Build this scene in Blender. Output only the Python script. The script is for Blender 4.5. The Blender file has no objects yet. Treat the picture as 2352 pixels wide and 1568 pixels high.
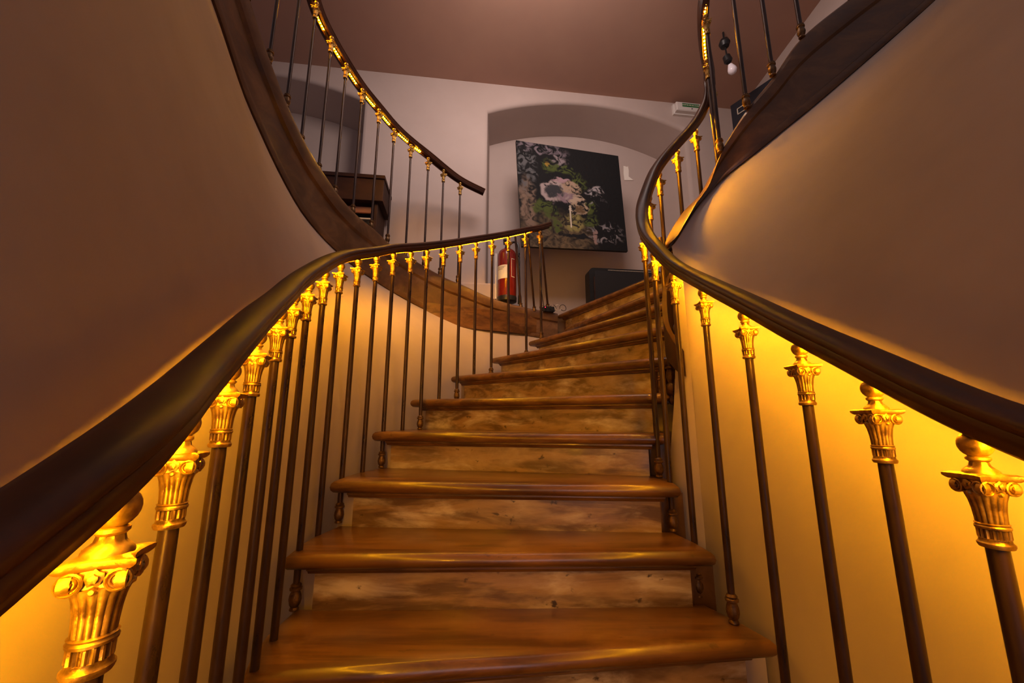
import bpy, bmesh, math, random
from mathutils import Vector, Matrix
random.seed(7)
S = bpy.context.scene
COL = S.collection
ZE = 1.71                      # eye height above the lower floor; z below is measured from the eye
PITCH = math.radians(10.9)
FPX = 915.0

# ------------------------------------------------------------------ camera
cam = bpy.data.cameras.new('camera')
cam.sensor_width = 36.0
cam.lens = 36.0 * FPX / 2352.0
cam.clip_start = 0.02
camo = bpy.data.objects.new('camera', cam)
camo.location = (0, 0, ZE)
camo.rotation_euler = (math.radians(90) + PITCH, 0, 0)
COL.objects.link(camo)
S.camera = camo

# ------------------------------------------------------------------ world and exposure
w = bpy.data.worlds.new('world')
S.world = w
w.use_nodes = True
bg = w.node_tree.nodes['Background']
bg.inputs[0].default_value = (1.0, 0.76, 0.80, 1)
bg.inputs[1].default_value = 0.17
S.view_settings.view_transform = 'Standard'
S.view_settings.look = 'None'
S.view_settings.gamma = 1.0
S.view_settings.exposure = 0.0
S.view_settings.use_curve_mapping = False
S.cycles.use_denoising = True
S.cycles.max_bounces = 8
S.cycles.sample_clamp_indirect = 4.0

def area(name, loc, target, size, power, color, size_y=None):
    l = bpy.data.lights.new(name, 'AREA')
    l.energy = power
    l.color = color
    l.size = size
    if size_y:
        l.shape = 'RECTANGLE'
        l.size_y = size_y
    o = bpy.data.objects.new(name, l)
    o.location = (loc[0], loc[1], loc[2] + ZE)
    d = Vector(target) - Vector(loc)
    o.rotation_euler = d.to_track_quat('-Z', 'Y').to_euler()
    COL.objects.link(o)
    return o
# daylight from the entrance behind the viewer, and an added unseen lamp that brightens the back wall
area('entrance_daylight', (0.4, -2.2, -0.3), (0.1, 1.4, -0.45), 0.9, 6, (0.90, 0.80, 0.98), 1.2)
area('back_wall_fill', (0.2, 1.7, 3.25), (0.4, 3.7, 2.85), 1.0, 46, (1.0, 0.78, 0.70))

# ------------------------------------------------------------------ helpers
def at(u, v, Y):
    """point at forward distance Y seen in the direction (u, v) of the survey photograph"""
    x = (u - 1176.0) / FPX
    y = (784.0 - v) / FPX
    dy = math.cos(PITCH) - y * math.sin(PITCH)
    dz = math.sin(PITCH) + y * math.cos(PITCH)
    return Vector((x / dy * Y, Y, dz / dy * Y))

ORG = {}
def link(o, parent=None, org=None):
    org = Vector(org)
    ORG[o.name] = org
    if parent is not None:
        o.parent = parent
        o.location = org - ORG[parent.name]
    else:
        o.location = org + Vector((0, 0, ZE))
    COL.objects.link(o)
    return o

def tag(o, label=None, cat=None, group=None, kind=None):
    if label: o['label'] = label
    if cat: o['category'] = cat
    if group: o['group'] = group
    if kind: o['kind'] = kind
    return o

def empty(name, org, label=None, cat=None, group=None, kind=None):
    o = bpy.data.objects.new(name, None)
    o.empty_display_size = 0.1
    link(o, None, org)
    return tag(o, label, cat, group, kind)

class MB:
    def __init__(s):
        s.v = []; s.f = []
    def add(s, vs, fs):
        n = len(s.v)
        s.v += [Vector(p) for p in vs]
        s.f += [tuple(i + n for i in f) for f in fs]
        return s
    def box(s, c, size, rz=0.0, tilt=None):
        hx, hy, hz = size[0] / 2, size[1] / 2, size[2] / 2
        m = Matrix.Rotation(rz, 3, 'Z')
        if tilt is not None: m = tilt
        vs = [Vector(c) + m @ Vector((x * hx, y * hy, z * hz)) for z in (-1, 1) for y in (-1, 1) for x in (-1, 1)]
        return s.add(vs, [(0, 2, 3, 1), (4, 5, 7, 6), (0, 1, 5, 4), (2, 6, 7, 3), (0, 4, 6, 2), (1, 3, 7, 5)])
    def lathe(s, prof, c=(0, 0, 0), n=20, axis=None, flute=None):
        """prof: list of (radius, z)"""
        R = Matrix.Identity(3) if axis is None else Vector((0, 0, 1)).rotation_difference(Vector(axis)).to_matrix()
        base = len(s.v)
        for r, z in prof:
            for i in range(n):
                a = 2 * math.pi * i / n
                rr = r
                if flute: rr = r * flute(a, z)
                s.v.append(Vector(c) + R @ Vector((rr * math.cos(a), rr * math.sin(a), z)))
        m = len(prof)
        for j in range(m - 1):
            for i in range(n):
                k = (i + 1) % n
                s.f.append((base + j * n + i, base + j * n + k, base + (j + 1) * n + k, base + (j + 1) * n + i))
        s.f.append(tuple(base + i for i in reversed(range(n))))
        s.f.append(tuple(base + (m - 1) * n + i for i in range(n)))
        return s
    def sweep(s, path, prof, cap=True, closed=True):
        """prof: list of (side, up); side is to the right of travel"""
        base = len(s.v); n = len(prof(0)) if callable(prof) else len(prof); m = len(path)
        for i, p in enumerate(path):
            a = path[max(i - 1, 0)]; b = path[min(i + 1, m - 1)]
            t = (Vector(b) - Vector(a)).normalized()
            sd = t.cross(Vector((0, 0, 1)))
            sd = sd.normalized() if sd.length > 1e-6 else Vector((1, 0, 0))
            up = sd.cross(t).normalized()
            for (x, z) in (prof(i / (m - 1)) if callable(prof) else prof):
                s.v.append(Vector(p) + sd * x + up * z)
        for i in range(m - 1):
            for j in range(n if closed else n - 1):
                k = (j + 1) % n
                s.f.append((base + i * n + j, base + i * n + k, base + (i + 1) * n + k, base + (i + 1) * n + j))
        if cap and closed:
            s.f.append(tuple(base + j for j in reversed(range(n))))
            s.f.append(tuple(base + (m - 1) * n + j for j in range(n)))
        return s
    def tube(s, path, r, n=8):
        return s.sweep(path, [(r * math.cos(2 * math.pi * i / n), r * math.sin(2 * math.pi * i / n)) for i in range(n)])
    def mesh(s, name, mat, org=(0, 0, 0), smooth=False, angle=35):
        me = bpy.data.meshes.new(name)
        org = Vector(org)
        me.from_pydata([tuple(p - org) for p in s.v], [], s.f)
        bm = bmesh.new(); bm.from_mesh(me)
        bmesh.ops.recalc_face_normals(bm, faces=bm.faces)
        if smooth:
            for f in bm.faces: f.smooth = True
            lim = math.radians(angle)
            for e in bm.edges:
                if len(e.link_faces) == 2 and e.calc_face_angle(0) > lim: e.smooth = False
        bm.to_mesh(me); bm.free()
        me.materials.append(mat)
        me.update()
        return me
    def build(s, name, mat, parent=None, org=None, smooth=False, angle=35):
        if org is None:
            xs = [p.x for p in s.v]; ys = [p.y for p in s.v]; zs = [p.z for p in s.v]
            org = Vector(((min(xs) + max(xs)) / 2, (min(ys) + max(ys)) / 2, min(zs)))
        me = s.mesh(name, mat, org, smooth, angle)
        o = bpy.data.objects.new(name, me)
        return link(o, parent, org)

def catmull(pts, per=6):
    P = [Vector(p) for p in pts]
    P = [P[0] * 2 - P[1]] + P + [P[-1] * 2 - P[-2]]
    out = []
    for i in range(1, len(P) - 2):
        a, b, c, d = P[i - 1], P[i], P[i + 1], P[i + 2]
        for k in range(per):
            t = k / per
            out.append(0.5 * ((2 * b) + (c - a) * t + (2 * a - 5 * b + 4 * c - d) * t * t + (3 * b - a - 3 * c + d) * t ** 3))
    out.append(P[-2].copy())
    return out

def resample(path, n):
    L = [0.0]
    for a, b in zip(path, path[1:]): L.append(L[-1] + (b - a).length)
    out = []; j = 0
    for i in range(n):
        s = L[-1] * i / (n - 1)
        while j < len(L) - 2 and L[j + 1] < s: j += 1
        d = L[j + 1] - L[j]
        t = 0 if d < 1e-9 else (s - L[j]) / d
        out.append(path[j].lerp(path[j + 1], min(max(t, 0), 1)))
    return out

def length(path): return sum((b - a).length for a, b in zip(path, path[1:]))

# ------------------------------------------------------------------ materials
def mat(name, color, rough=0.5, metal=0.0, coat=0.0, spec=0.5):
    m = bpy.data.materials.new(name); m.use_nodes = True
    b = m.node_tree.nodes['Principled BSDF']
    b.inputs['Base Color'].default_value = (*color, 1)
    b.inputs['Roughness'].default_value = rough
    b.inputs['Metallic'].default_value = metal
    b.inputs['Coat Weight'].default_value = coat
    b.inputs['Coat Roughness'].default_value = 0.12
    b.inputs['Specular IOR Level'].default_value = spec
    return m

def noisy(m, stops, scale=(4, 4, 4), detail=6, nscale=1.0, bump=0.0, bscale=None, rough=None, dist=0.0, coord='Object'):
    """colour ramp over noise in object space, with fine relief"""
    nt = m.node_tree; N = nt.nodes; L = nt.links
    b = N['Principled BSDF']
    tc = N.new('ShaderNodeTexCoord'); mp = N.new('ShaderNodeMapping')
    mp.inputs['Scale'].default_value = scale
    L.new(tc.outputs[coord], mp.inputs['Vector'])
    nz = N.new('ShaderNodeTexNoise')
    nz.inputs['Scale'].default_value = nscale; nz.inputs['Detail'].default_value = detail
    nz.inputs['Roughness'].default_value = 0.62; nz.inputs['Distortion'].default_value = dist
    L.new(mp.outputs[0], nz.inputs['Vector'])
    cr = N.new('ShaderNodeValToRGB')
    el = cr.color_ramp.elements
    while len(el) < len(stops): el.new(0.5)
    for e, (p, c) in zip(el, stops):
        e.position = p; e.color = (*c, 1)
    L.new(nz.outputs['Fac'], cr.inputs[0]); L.new(cr.outputs[0], b.inputs['Base Color'])
    if rough:
        mr = N.new('ShaderNodeMapRange')
        mr.inputs['From Min'].default_value = 0.3; mr.inputs['From Max'].default_value = 0.7
        mr.inputs['To Min'].default_value, mr.inputs['To Max'].default_value = rough
        L.new(nz.outputs['Fac'], mr.inputs['Value']); L.new(mr.outputs[0], b.inputs['Roughness'])
    if bump:
        bp = N.new('ShaderNodeBump'); bp.inputs['Strength'].default_value = bump
        bp.inputs['Distance'].default_value = 0.01
        if bscale:
            n2 = N.new('ShaderNodeTexNoise'); n2.inputs['Scale'].default_value = bscale
            n2.inputs['Detail'].default_value = 5
            L.new(tc.outputs[coord], n2.inputs['Vector']); L.new(n2.outputs['Fac'], bp.inputs['Height'])
        else:
            L.new(nz.outputs['Fac'], bp.inputs['Height'])
        L.new(bp.outputs[0], b.inputs['Normal'])
    return m

def emit(name, color, strength):
    m = bpy.data.materials.new(name); m.use_nodes = True
    b = m.node_tree.nodes['Principled BSDF']
    b.inputs['Base Color'].default_value = (*color, 1)
    b.inputs['Emission Color'].default_value = (*color, 1)
    b.inputs['Emission Strength'].default_value = strength
    return m

M = {}
M['plaster'] = noisy(mat('plaster', (.45, .36, .315), 0.75, spec=0.3),
                     [(.3, (.41, .325, .285)), (.7, (.49, .395, .345))], (1.5, 1.5, 1.5), 4, 1.2, 0.06, 9)
M['plaster_room'] = noisy(mat('plaster_room', (.50, .41, .37), 0.85, spec=0.25),
                          [(.3, (.47, .38, .34)), (.7, (.53, .435, .395))], (1, 1, 1), 5, 1.3, 0.05, 12)
M['ceiling'] = noisy(mat('ceiling', (.46, .29, .22), 0.9, spec=0.2),
                     [(.3, (.43, .26, .20)), (.7, (.49, .31, .23))], (1, 1, 1), 4, .8)
def wood(name, dark, mid, pale, worn, grain=(1.6, 24, 24), wornamt=(.52, .70), speck=.5, rough=(.22, .42), coat=.2, bump=.12):
    """varnished plank: fine grain along x, broad tone changes, worn pale patches, dark specks"""
    m = mat(name, mid, .3, coat=coat)
    nt = m.node_tree; N = nt.nodes; L = nt.links; b = N['Principled BSDF']
    tc = N.new('ShaderNodeTexCoord'); oi = N.new('ShaderNodeObjectInfo')
    off = N.new('ShaderNodeVectorMath'); off.operation = 'ADD'
    cb = N.new('ShaderNodeCombineXYZ')
    mu = N.new('ShaderNodeMath'); mu.operation = 'MULTIPLY'; mu.inputs[1].default_value = 37.0
    L.new(oi.outputs['Random'], mu.inputs[0])
    for i in range(3): L.new(mu.outputs[0], cb.inputs[i])
    L.new(tc.outputs['Object'], off.inputs[0]); L.new(cb.outputs[0], off.inputs[1])
    def noise(scale, detail, dist=0., sc=1.):
        mp = N.new('ShaderNodeMapping'); mp.inputs['Scale'].default_value = scale; L.new(off.outputs[0], mp.inputs['Vector'])
        n = N.new('ShaderNodeTexNoise'); n.inputs['Scale'].default_value = sc; n.inputs['Detail'].default_value = detail
        n.inputs['Roughness'].default_value = .6; n.inputs['Distortion'].default_value = dist
        L.new(mp.outputs[0], n.inputs['Vector']); return n.outputs['Fac']
    def ramp(f, a_, b_):
        r = N.new('ShaderNodeMapRange'); r.interpolation_type = 'SMOOTHSTEP'
        r.inputs['From Min'].default_value = a_; r.inputs['From Max'].default_value = b_
        L.new(f, r.inputs['Value']); return r.outputs[0]
    def mix(f, A, B):
        x = N.new('ShaderNodeMix'); x.data_type = 'RGBA'; L.new(f, x.inputs['Factor'])
        for key, v in (('A', A), ('B', B)):
            if isinstance(v, tuple): x.inputs[key].default_value = (*v, 1)
            else: L.new(v, x.inputs[key])
        return x.outputs['Result']
    g = noise(grain, 9, .5); br = noise((1.6, 3.2, 5), 5, .4, 1.4); wn = noise((2.2, 4, 8), 10, .3, 1.6); sp = noise((22, 30, 30), 3, 0)
    c = mix(ramp(g, .40, .60), dark, mid)
    c = mix(ramp(br, .45, .72), c, pale)
    c = mix(ramp(wn, *wornamt), c, worn)
    mm = N.new('ShaderNodeMath'); mm.operation = 'MULTIPLY'; mm.inputs[1].default_value = speck
    L.new(ramp(sp, .64, .74), mm.inputs[0])
    c = mix(mm.outputs[0], c, tuple(v * .35 for v in dark))
    L.new(c, b.inputs['Base Color'])
    r = N.new('ShaderNodeMapRange'); r.inputs['To Min'].default_value, r.inputs['To Max'].default_value = rough
    L.new(wn, r.inputs['Value']); L.new(r.outputs[0], b.inputs['Roughness'])
    bp = N.new('ShaderNodeBump'); bp.inputs['Strength'].default_value = bump; bp.inputs['Distance'].default_value = .006
    ad = N.new('ShaderNodeMath'); ad.operation = 'ADD'; L.new(g, ad.inputs[0]); L.new(wn, ad.inputs[1])
    L.new(ad.outputs[0], bp.inputs['Height']); L.new(bp.outputs[0], b.inputs['Normal'])
    return m
M['tread'] = wood('tread_wood', (.065, .024, .006), (.135, .056, .013), (.20, .090, .024), (.26, .14, .055), wornamt=(.54, .80), speck=.45, rough=(.22, .42), coat=.3)
M['riser'] = wood('riser_wood', (.10, .052, .022), (.28, .165, .075), (.38, .26, .145), (.55, .45, .35), (2.2, 9, 18), (.48, .74), .95, (.3, .5), .2, .22)
M['stringer'] = noisy(mat('stringer_wood', (.22, .10, .035), 0.42, coat=0.15),
                      [(.25, (.045, .018, .007)), (.5, (.115, .050, .016)), (.75, (.21, .105, .04))],
                      (3, 3, 5), 8, 1.6, 0.15, None, (0.3, 0.55), 0.7)
M['rail'] = noisy(mat('rail_mahogany', (.05, .016, .008), 0.4, spec=.3),
                  [(.3, (.030, .010, .006)), (.7, (.085, .028, .012))], (5, 5, 5), 8, 2.0, 0.02, None, (0.34, 0.46))
M['iron'] = noisy(mat('brown_iron', (.075, .036, .024), 0.34, metal=0.35),
                  [(.3, (.022, .011, .009)), (.6, (.055, .025, .017)), (.85, (.12, .055, .03))], (30, 30, 9), 6, 1.0, 0.05, None, (0.25, 0.5))
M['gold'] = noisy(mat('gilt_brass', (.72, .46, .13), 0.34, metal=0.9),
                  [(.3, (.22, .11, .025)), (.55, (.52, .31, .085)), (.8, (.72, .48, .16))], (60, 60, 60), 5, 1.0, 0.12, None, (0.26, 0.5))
def darken_creases(m, dark):  # blends to a dark colour in the hollows of the mesh
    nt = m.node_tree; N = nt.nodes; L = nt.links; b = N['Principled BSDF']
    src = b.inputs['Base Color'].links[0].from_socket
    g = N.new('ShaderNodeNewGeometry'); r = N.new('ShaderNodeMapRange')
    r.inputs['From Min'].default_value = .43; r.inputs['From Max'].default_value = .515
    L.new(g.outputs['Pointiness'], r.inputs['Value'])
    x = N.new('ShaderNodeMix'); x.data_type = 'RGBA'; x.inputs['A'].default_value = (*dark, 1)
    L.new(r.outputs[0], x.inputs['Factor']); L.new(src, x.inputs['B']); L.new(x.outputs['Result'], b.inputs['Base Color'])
darken_creases(M['gold'], (.06, .028, .008))
M['bronze'] = noisy(mat('worn_bronze', (.14, .075, .03), 0.4, metal=0.7),
                    [(.3, (.06, .030, .014)), (.7, (.24, .13, .05))], (60, 60, 60), 5, 1.0, 0.15)
LED = (1.0, 0.42, 0.004)
M['led'] = emit('led_light', LED, 1020.0)
M['tape'] = mat('led_tape', (.10, .06, .03), 0.6)
M['black'] = noisy(mat('black_lacquer', (.012, .012, .013), 0.45, spec=.2), [(.3, (.009, .009, .010)), (.7, (.018, .018, .019))], (6, 6, 6))
M['blackmetal'] = mat('black_metal', (.02, .02, .022), 0.4, 0.3)
M['red'] = noisy(mat('red_enamel', (.42, .022, .012), 0.25, coat=0.4), [(.3, (.17, .010, .006)), (.7, (.24, .017, .008))], (8, 8, 8))
M['paper'] = mat('paper_label', (.75, .70, .60), 0.7)
M['darkwood'] = noisy(mat('dark_wood', (.05, .018, .012), 0.6, spec=.2), [(.3, (.020, .008, .006)), (.7, (.045, .016, .011))], (3, 9, 9), 7, 1.5)
M['warmwood'] = noisy(mat('warm_wood', (.30, .11, .05), 0.35, coat=0.2), [(.3, (.22, .07, .035)), (.7, (.36, .14, .06))], (3, 9, 9), 7, 1.5)
M['ivory'] = mat('ivory', (.55, .48, .38), 0.4)
M['white'] = mat('white_plastic', (.72, .68, .64), 0.4)
M['green'] = mat('sign_green', (.03, .16, .05), 0.4)
M['navy'] = noisy(mat('navy_paint', (.012, .014, .022), 0.35), [(.3, (.010, .012, .018)), (.7, (.018, .020, .030))], (5, 5, 5))
M['bulb'] = mat('frosted_bulb', (.85, .80, .86), 0.25)
M['redlight'] = emit('red_pilot', (1.0, .02, .06), 3.0)

# ------------------------------------------------------------------ plan of the stairs (eye-relative)
H = 0.165
ZD = -0.06
def tz(k): return ZD + (k - 3) * H
TL = {-6: (-.27, -.45), -5: (-.27, -.20), -4: (-.28, .05), -3: (-.30, .27), -2: (-.38, .48), -1: (-.48, .73),
      0: (-.582, .99), 1: (-.648, 1.25), 2: (-.652, 1.52), 3: (-.632, 1.88), 4: (-.565, 2.28), 5: (-.385, 2.58),
      6: (-.145, 2.88), 7: (.14, 3.09), 8: (.46, 3.31), 9: (.415, 3.53), 10: (1.75, 3.45), 11: (2.15, 2.75), 12: (2.2, 2.2), 13: (1.9, 1.9)}
TR = {-6: (.60, -.45), -5: (.60, -.20), -4: (.60, .05), -3: (.61, .30), -2: (.63, .58), -1: (.645, .87),
      0: (.662, 1.14), 1: (.592, 1.28), 2: (.565, 1.435), 3: (.585, 1.60), 4: (.63, 1.69), 5: (.69, 1.735),
      6: (.78, 1.79), 7: (.88, 1.86), 8: (.98, 2.05), 9: (1.12, 2.10), 10: (1.16, 1.98), 11: (1.2, 1.9), 12: (1.22, 1.8), 13: (1.25, 1.7)}

# ------------------------------------------------------------------ setting: loft walls, back wall, ceiling, floors
LS_TOP = [(.411, 3.50, .931), (.094, 3.45, .979), (-.177, 3.38, 1.038), (-.423, 3.27, 1.121), (-.555, 3.18, 1.152), (-.731, 3.04, 1.215),
          (-.919, 2.82, 1.287), (-.986, 2.67, 1.326), (-1.054, 2.50, 1.350), (-1.103, 2.33, 1.385), (-1.140, 2.17, 1.445), (-1.160, 1.99, 1.500),
          (-1.185, 1.82, 1.605), (-1.200, 1.67, 1.720), (-1.215, 1.54, 1.850), (-1.215, 1.34, 2.02), (-1.19, 1.0, 2.25), (-1.10, .55, 2.52), (-.98, .0, 2.8), (-.9, -.5, 3.05)]
LS_BOT = [.681, .724, .763, .792, .816, .861, .934, .960, .988, 1.025, 1.066, 1.118, 1.225, 1.335, 1.45, 1.64, 1.87, 2.14, 2.42, 2.67]
RS_TOP = [(.662, 1.635, .700), (.685, 1.60, .752), (.825, 1.70, .955), (.925, 1.73, 1.080), (1.008, 1.72, 1.251), (1.114, 1.65, 1.431), (1.23, 1.61, 1.573),
          (1.363, 1.575, 1.754), (1.599, 1.55, 1.948), (1.828, 1.52, 2.112), (2.127, 1.48, 2.367), (2.6, 1.35, 2.75), (3.0, 1.0, 3.1), (3.1, .5, 3.3)]
RS_BOT = [.686, .728, .918, 1.035, 1.118, 1.192, 1.281, 1.384, 1.584, 1.782, 2.045, 2.43, 2.78, 2.98]

def loft(name, bottom, zlow, zknee, top, power, n=70, rows=22):
    """plaster shell: upright from zlow to zknee, then sweeping out to the top curve"""
    B = resample(catmull([(x, y, k) for (x, y), k in zip(bottom, zknee)], 8), n)
    T = resample(catmull(top, 8), n)
    mb = MB(); vs = []
    for j in range(rows + 2):
        for i in range(n):
            b = B[i]; t = T[i]
            if j == 0: vs.append((b.x, b.y, zlow))
            else:
                q = (j - 1) / rows
                h = q ** power
                vs.append((b.x + (t.x - b.x) * h, b.y + (t.y - b.y) * h, b.z + (t.z - b.z) * q))
    fs = [(j * n + i, j * n + i + 1, (j + 1) * n + i + 1, (j + 1) * n + i) for j in range(rows + 1) for i in range(n - 1)]
    mb.add(vs, fs)
    o = mb.build(name, M['plaster'], None, None, True, 60)
    return tag(o, kind='structure')

ZF = -ZE
lw_bottom = [(.42, 3.46), (.10, 3.25), (-.18, 3.02), (-.46, 2.72), (-.64, 2.38), (-.72, 2.0), (-.755, 1.6), (-.745, 1.25), (-.665, .95),
             (-.545, .62), (-.435, .32), (-.40, 0), (-.38, -.5)]
lw_knee = [.55, .45, .32, .22, .12, .0, -.1, -.2, -.3, -.4, -.5, -.6, -.7]
LTOPB = [(x, y, zb) for (x, y, z), zb in zip(LS_TOP, LS_BOT)]
loft('wall_left', lw_bottom, ZF, lw_knee, LTOPB, 1.7)

rw_bottom = [(.69, 1.53), (.695, 1.50), (.70, 1.44), (.71, 1.33), (.715, 1.15), (.715, .9), (.70, .55), (.68, .2), (.67, -.2), (.67, -.6)]
rw_knee = [-.30, -.3, -.3, -.32, -.36, -.42, -.5, -.6, -.7, -.8]
RTOPB = [(x, y, zb) for (x, y, z), zb in zip(RS_TOP, RS_BOT)]
loft('wall_right', rw_bottom, ZF, rw_knee, RTOPB[1:], 1.9)

# inner drum behind the nose of the right wall
dl = catmull([(.69, 1.53, 0), (.658, 1.545, 0), (.632, 1.585, 0), (.632, 1.65, 0), (.69, 1.705, 0), (.80, 1.745, 0), (.93, 1.775, 0), (1.02, 1.78, 0), (1.06, 1.74, 0)], 5)
du = catmull([(.69, 1.53, 0), (.687, 1.555, 0), (.686, 1.60, 0), (.692, 1.65, 0), (.73, 1.70, 0), (.82, 1.745, 0), (.93, 1.775, 0), (1.02, 1.78, 0), (1.06, 1.74, 0)], 5)
mb = MB(); n = len(dl)
rows_ = [[(p.x, p.y, ZF) for p in dl], [(p.x, p.y, -.15) for p in dl], [((p.x + q.x) / 2, (p.y + q.y) / 2, .05) for p, q in zip(dl, du)],
         [(p.x, p.y, .30) for p in du], [(p.x, p.y, .60 + .46 * max(0, i - 8) / (n - 9)) for i, p in enumerate(du)]]
mb.add([p for r_ in rows_ for p in r_], [(j * n + i, j * n + i + 1, (j + 1) * n + i + 1, (j + 1) * n + i) for j in range(len(rows_) - 1) for i in range(n - 1)])
tag(mb.build('wall_inner', M['plaster'], None, None, True, 60), kind='structure')

# back wall, turned a little so that its right end is farther away
WA = math.atan(0.128)
WU = Vector((math.cos(WA), math.sin(WA), 0)); WN = Vector((math.sin(WA), -math.cos(WA), 0))   # along, towards the viewer
WO = Vector((0, 3.65, 0))
def wp(s, d, z): return WO + WU * s - WN * d + Vector((0, 0, z))     # d = depth into the wall
CEIL = 3.47
ZLAND = tz(9)
NICHES = [(-3.75, -1.49, 3.12, 3.34, .5), (-.25, 1.93, 3.13, 3.345, .5)]
def arch(s, ni):
    a, b, zs, za, d = ni
    c = (a + b) / 2; hw = (b - a) / 2
    r = (hw * hw + (za - zs) ** 2) / (2 * (za - zs))
    return za - r + math.sqrt(max(r * r - (s - c) ** 2, 0))
mb = MB()
zb0 = ZLAND - .15
def quad(a, b, c, d): mb.add([a, b, c, d], [(0, 1, 2, 3)])
edges = [-4.4]
for ni in NICHES: edges += [ni[0] - .035, ni[1] + .035]
edges.append(2.62)
for i in range(0, len(edges), 2):
    a, b = edges[i], edges[i + 1]
    quad(wp(a, 0, zb0), wp(b, 0, zb0), wp(b, 0, CEIL), wp(a, 0, CEIL))
RAD = .035
rings = [(RAD * (1 - math.sin(math.radians(t))), RAD * (1 - math.cos(math.radians(t)))) for t in (0, 25, 50, 75, 90)] + [None]
for ni in NICHES:
    a, b, zs, za, d = ni
    K = 30
    prof = []
    for rg in rings:
        e, dep = rg if rg else (-.05, d)
        a2, b2 = a - e, b + e
        line = [(a2, zb0)]
        for k in range(K + 1):
            t = k / K
            line.append((a2 + (b2 - a2) * t, arch(a + (b - a) * t, ni) + (e if rg else -.02)))
        line.append((b2, zb0))
        prof.append([wp(s_, dep, z_) for s_, z_ in line])
    n_ = K + 3
    mb.add([p for l in prof for p in l], [(j * n_ + i, j * n_ + i + 1, (j + 1) * n_ + i + 1, (j + 1) * n_ + i) for j in range(len(prof) - 1) for i in range(n_ - 1)])
    for k in range(1, K + 1):
        p, q = prof[0][k], prof[0][k + 1]
        quad(p, q, Vector((q.x, q.y, CEIL)), Vector((p.x, p.y, CEIL)))
        p, q = prof[-1][k], prof[-1][k + 1]
        quad(Vector((p.x, p.y, zb0)), Vector((q.x, q.y, zb0)), q, p)
wb = tag(mb.build('wall_back', M['plaster_room'], None, None, True, 40), kind='structure')
pp = MB()
pc = [(1432, 381), (1441, 384), (1442, 381), (1444, 392), (1444, 406), (1455, 414), (1434, 414), (1432, 398)]
def wallhit(u, v, d):
    """point of the back wall (depth d) in a direction"""
    r = at(u, v, 1.0); o = WO - WN * d
    t = (o.dot(WN)) / r.dot(WN)
    return r * t
pts = [wallhit(u, v, .497) for u, v in pc]
pp.add(pts + [p + WN * .004 for p in pts], [tuple(range(8, 16))] + [(i, (i + 1) % 8, 8 + (i + 1) % 8, 8 + i) for i in range(8)])
M['patch'] = mat('bare_plaster', (.86, .80, .72), 0.9)
tag(pp.build('plaster_patch', M['patch'], wb), 'pale bare plaster patch where the paint has flaked off')

# skirting ledge along the back wall behind the extinguisher
mb = MB()
a, b = wp(-1.45, 0, 0), wp(-.055, 0, 0)
mb.add([wp(s, -d, z) for s in (-1.45, -.05) for d, z in ((0, ZLAND), (.035, ZLAND), (.035, 1.235), (.03, 1.25), (0, 1.25))],
       [(0, 1, 2, 3, 4), (9, 8, 7, 6, 5)] + [(i, (i + 1) % 5, 5 + (i + 1) % 5, 5 + i) for i in range(5)])
tag(mb.build('baseboard_back', M['plaster_room']), kind='structure')

mb = MB(); mb.box((-.4, 3.45, CEIL + .1), (8.4, 2.5, .2)); tag(mb.build('ceiling', M['ceiling']), kind='structure')
mb = MB(); mb.box((2.66, 2.95, 2.1), (.1, 2.2, 3.2)); tag(mb.build('wall_room_right', M['plaster_room']), kind='structure')
mb = MB(); mb.box((-4.45, 2.9, 2.1), (.1, 2.4, 3.2)); tag(mb.build('wall_room_left', M['plaster_room']), kind='structure')
mb = MB()
mb.add([(-4.3, 2.75, ZLAND - .2), (-.95, 2.95, ZLAND - .2), (.42, 3.56, ZLAND - .2), (2.4, 3.5, ZLAND - .2), (2.6, 4.6, ZLAND - .2), (-4.3, 4.0, ZLAND - .2)] +
       [(-4.3, 2.75, ZLAND - .02), (-.95, 2.95, ZLAND - .02), (.42, 3.56, ZLAND - .02), (2.4, 3.5, ZLAND - .02), (2.6, 4.6, ZLAND - .02), (-4.3, 4.0, ZLAND - .02)],
       [(5, 4, 3, 2, 1, 0), (6, 7, 8, 9, 10, 11)] + [(i, (i + 1) % 6, 6 + (i + 1) % 6, 6 + i) for i in range(6)])
tag(mb.build('floor_landing', M['tread']), kind='structure')
mb = MB(); mb.box((0, .3, ZF - .05), (5, 5, .1)); tag(mb.build('floor', M['tread']), kind='structure')

# ------------------------------------------------------------------ main staircase
stair = empty('staircase', (0, 1.0, ZF), 'worn varnished wooden winder staircase rising in the middle and turning right', 'staircase')
def inset(poly, d):
    n = len(poly); out = []
    for i in range(n):
        p0, p1, p2 = poly[i - 1], poly[i], poly[(i + 1) % n]
        e1 = (p1 - p0).normalized(); e2 = (p2 - p1).normalized()
        n1 = Vector((-e1.y, e1.x)); n2 = Vector((-e2.y, e2.x))
        m = n1 + n2
        m = m / max(m.dot(n1), .35)
        out.append(p1 + m * d)
    return out

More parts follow.
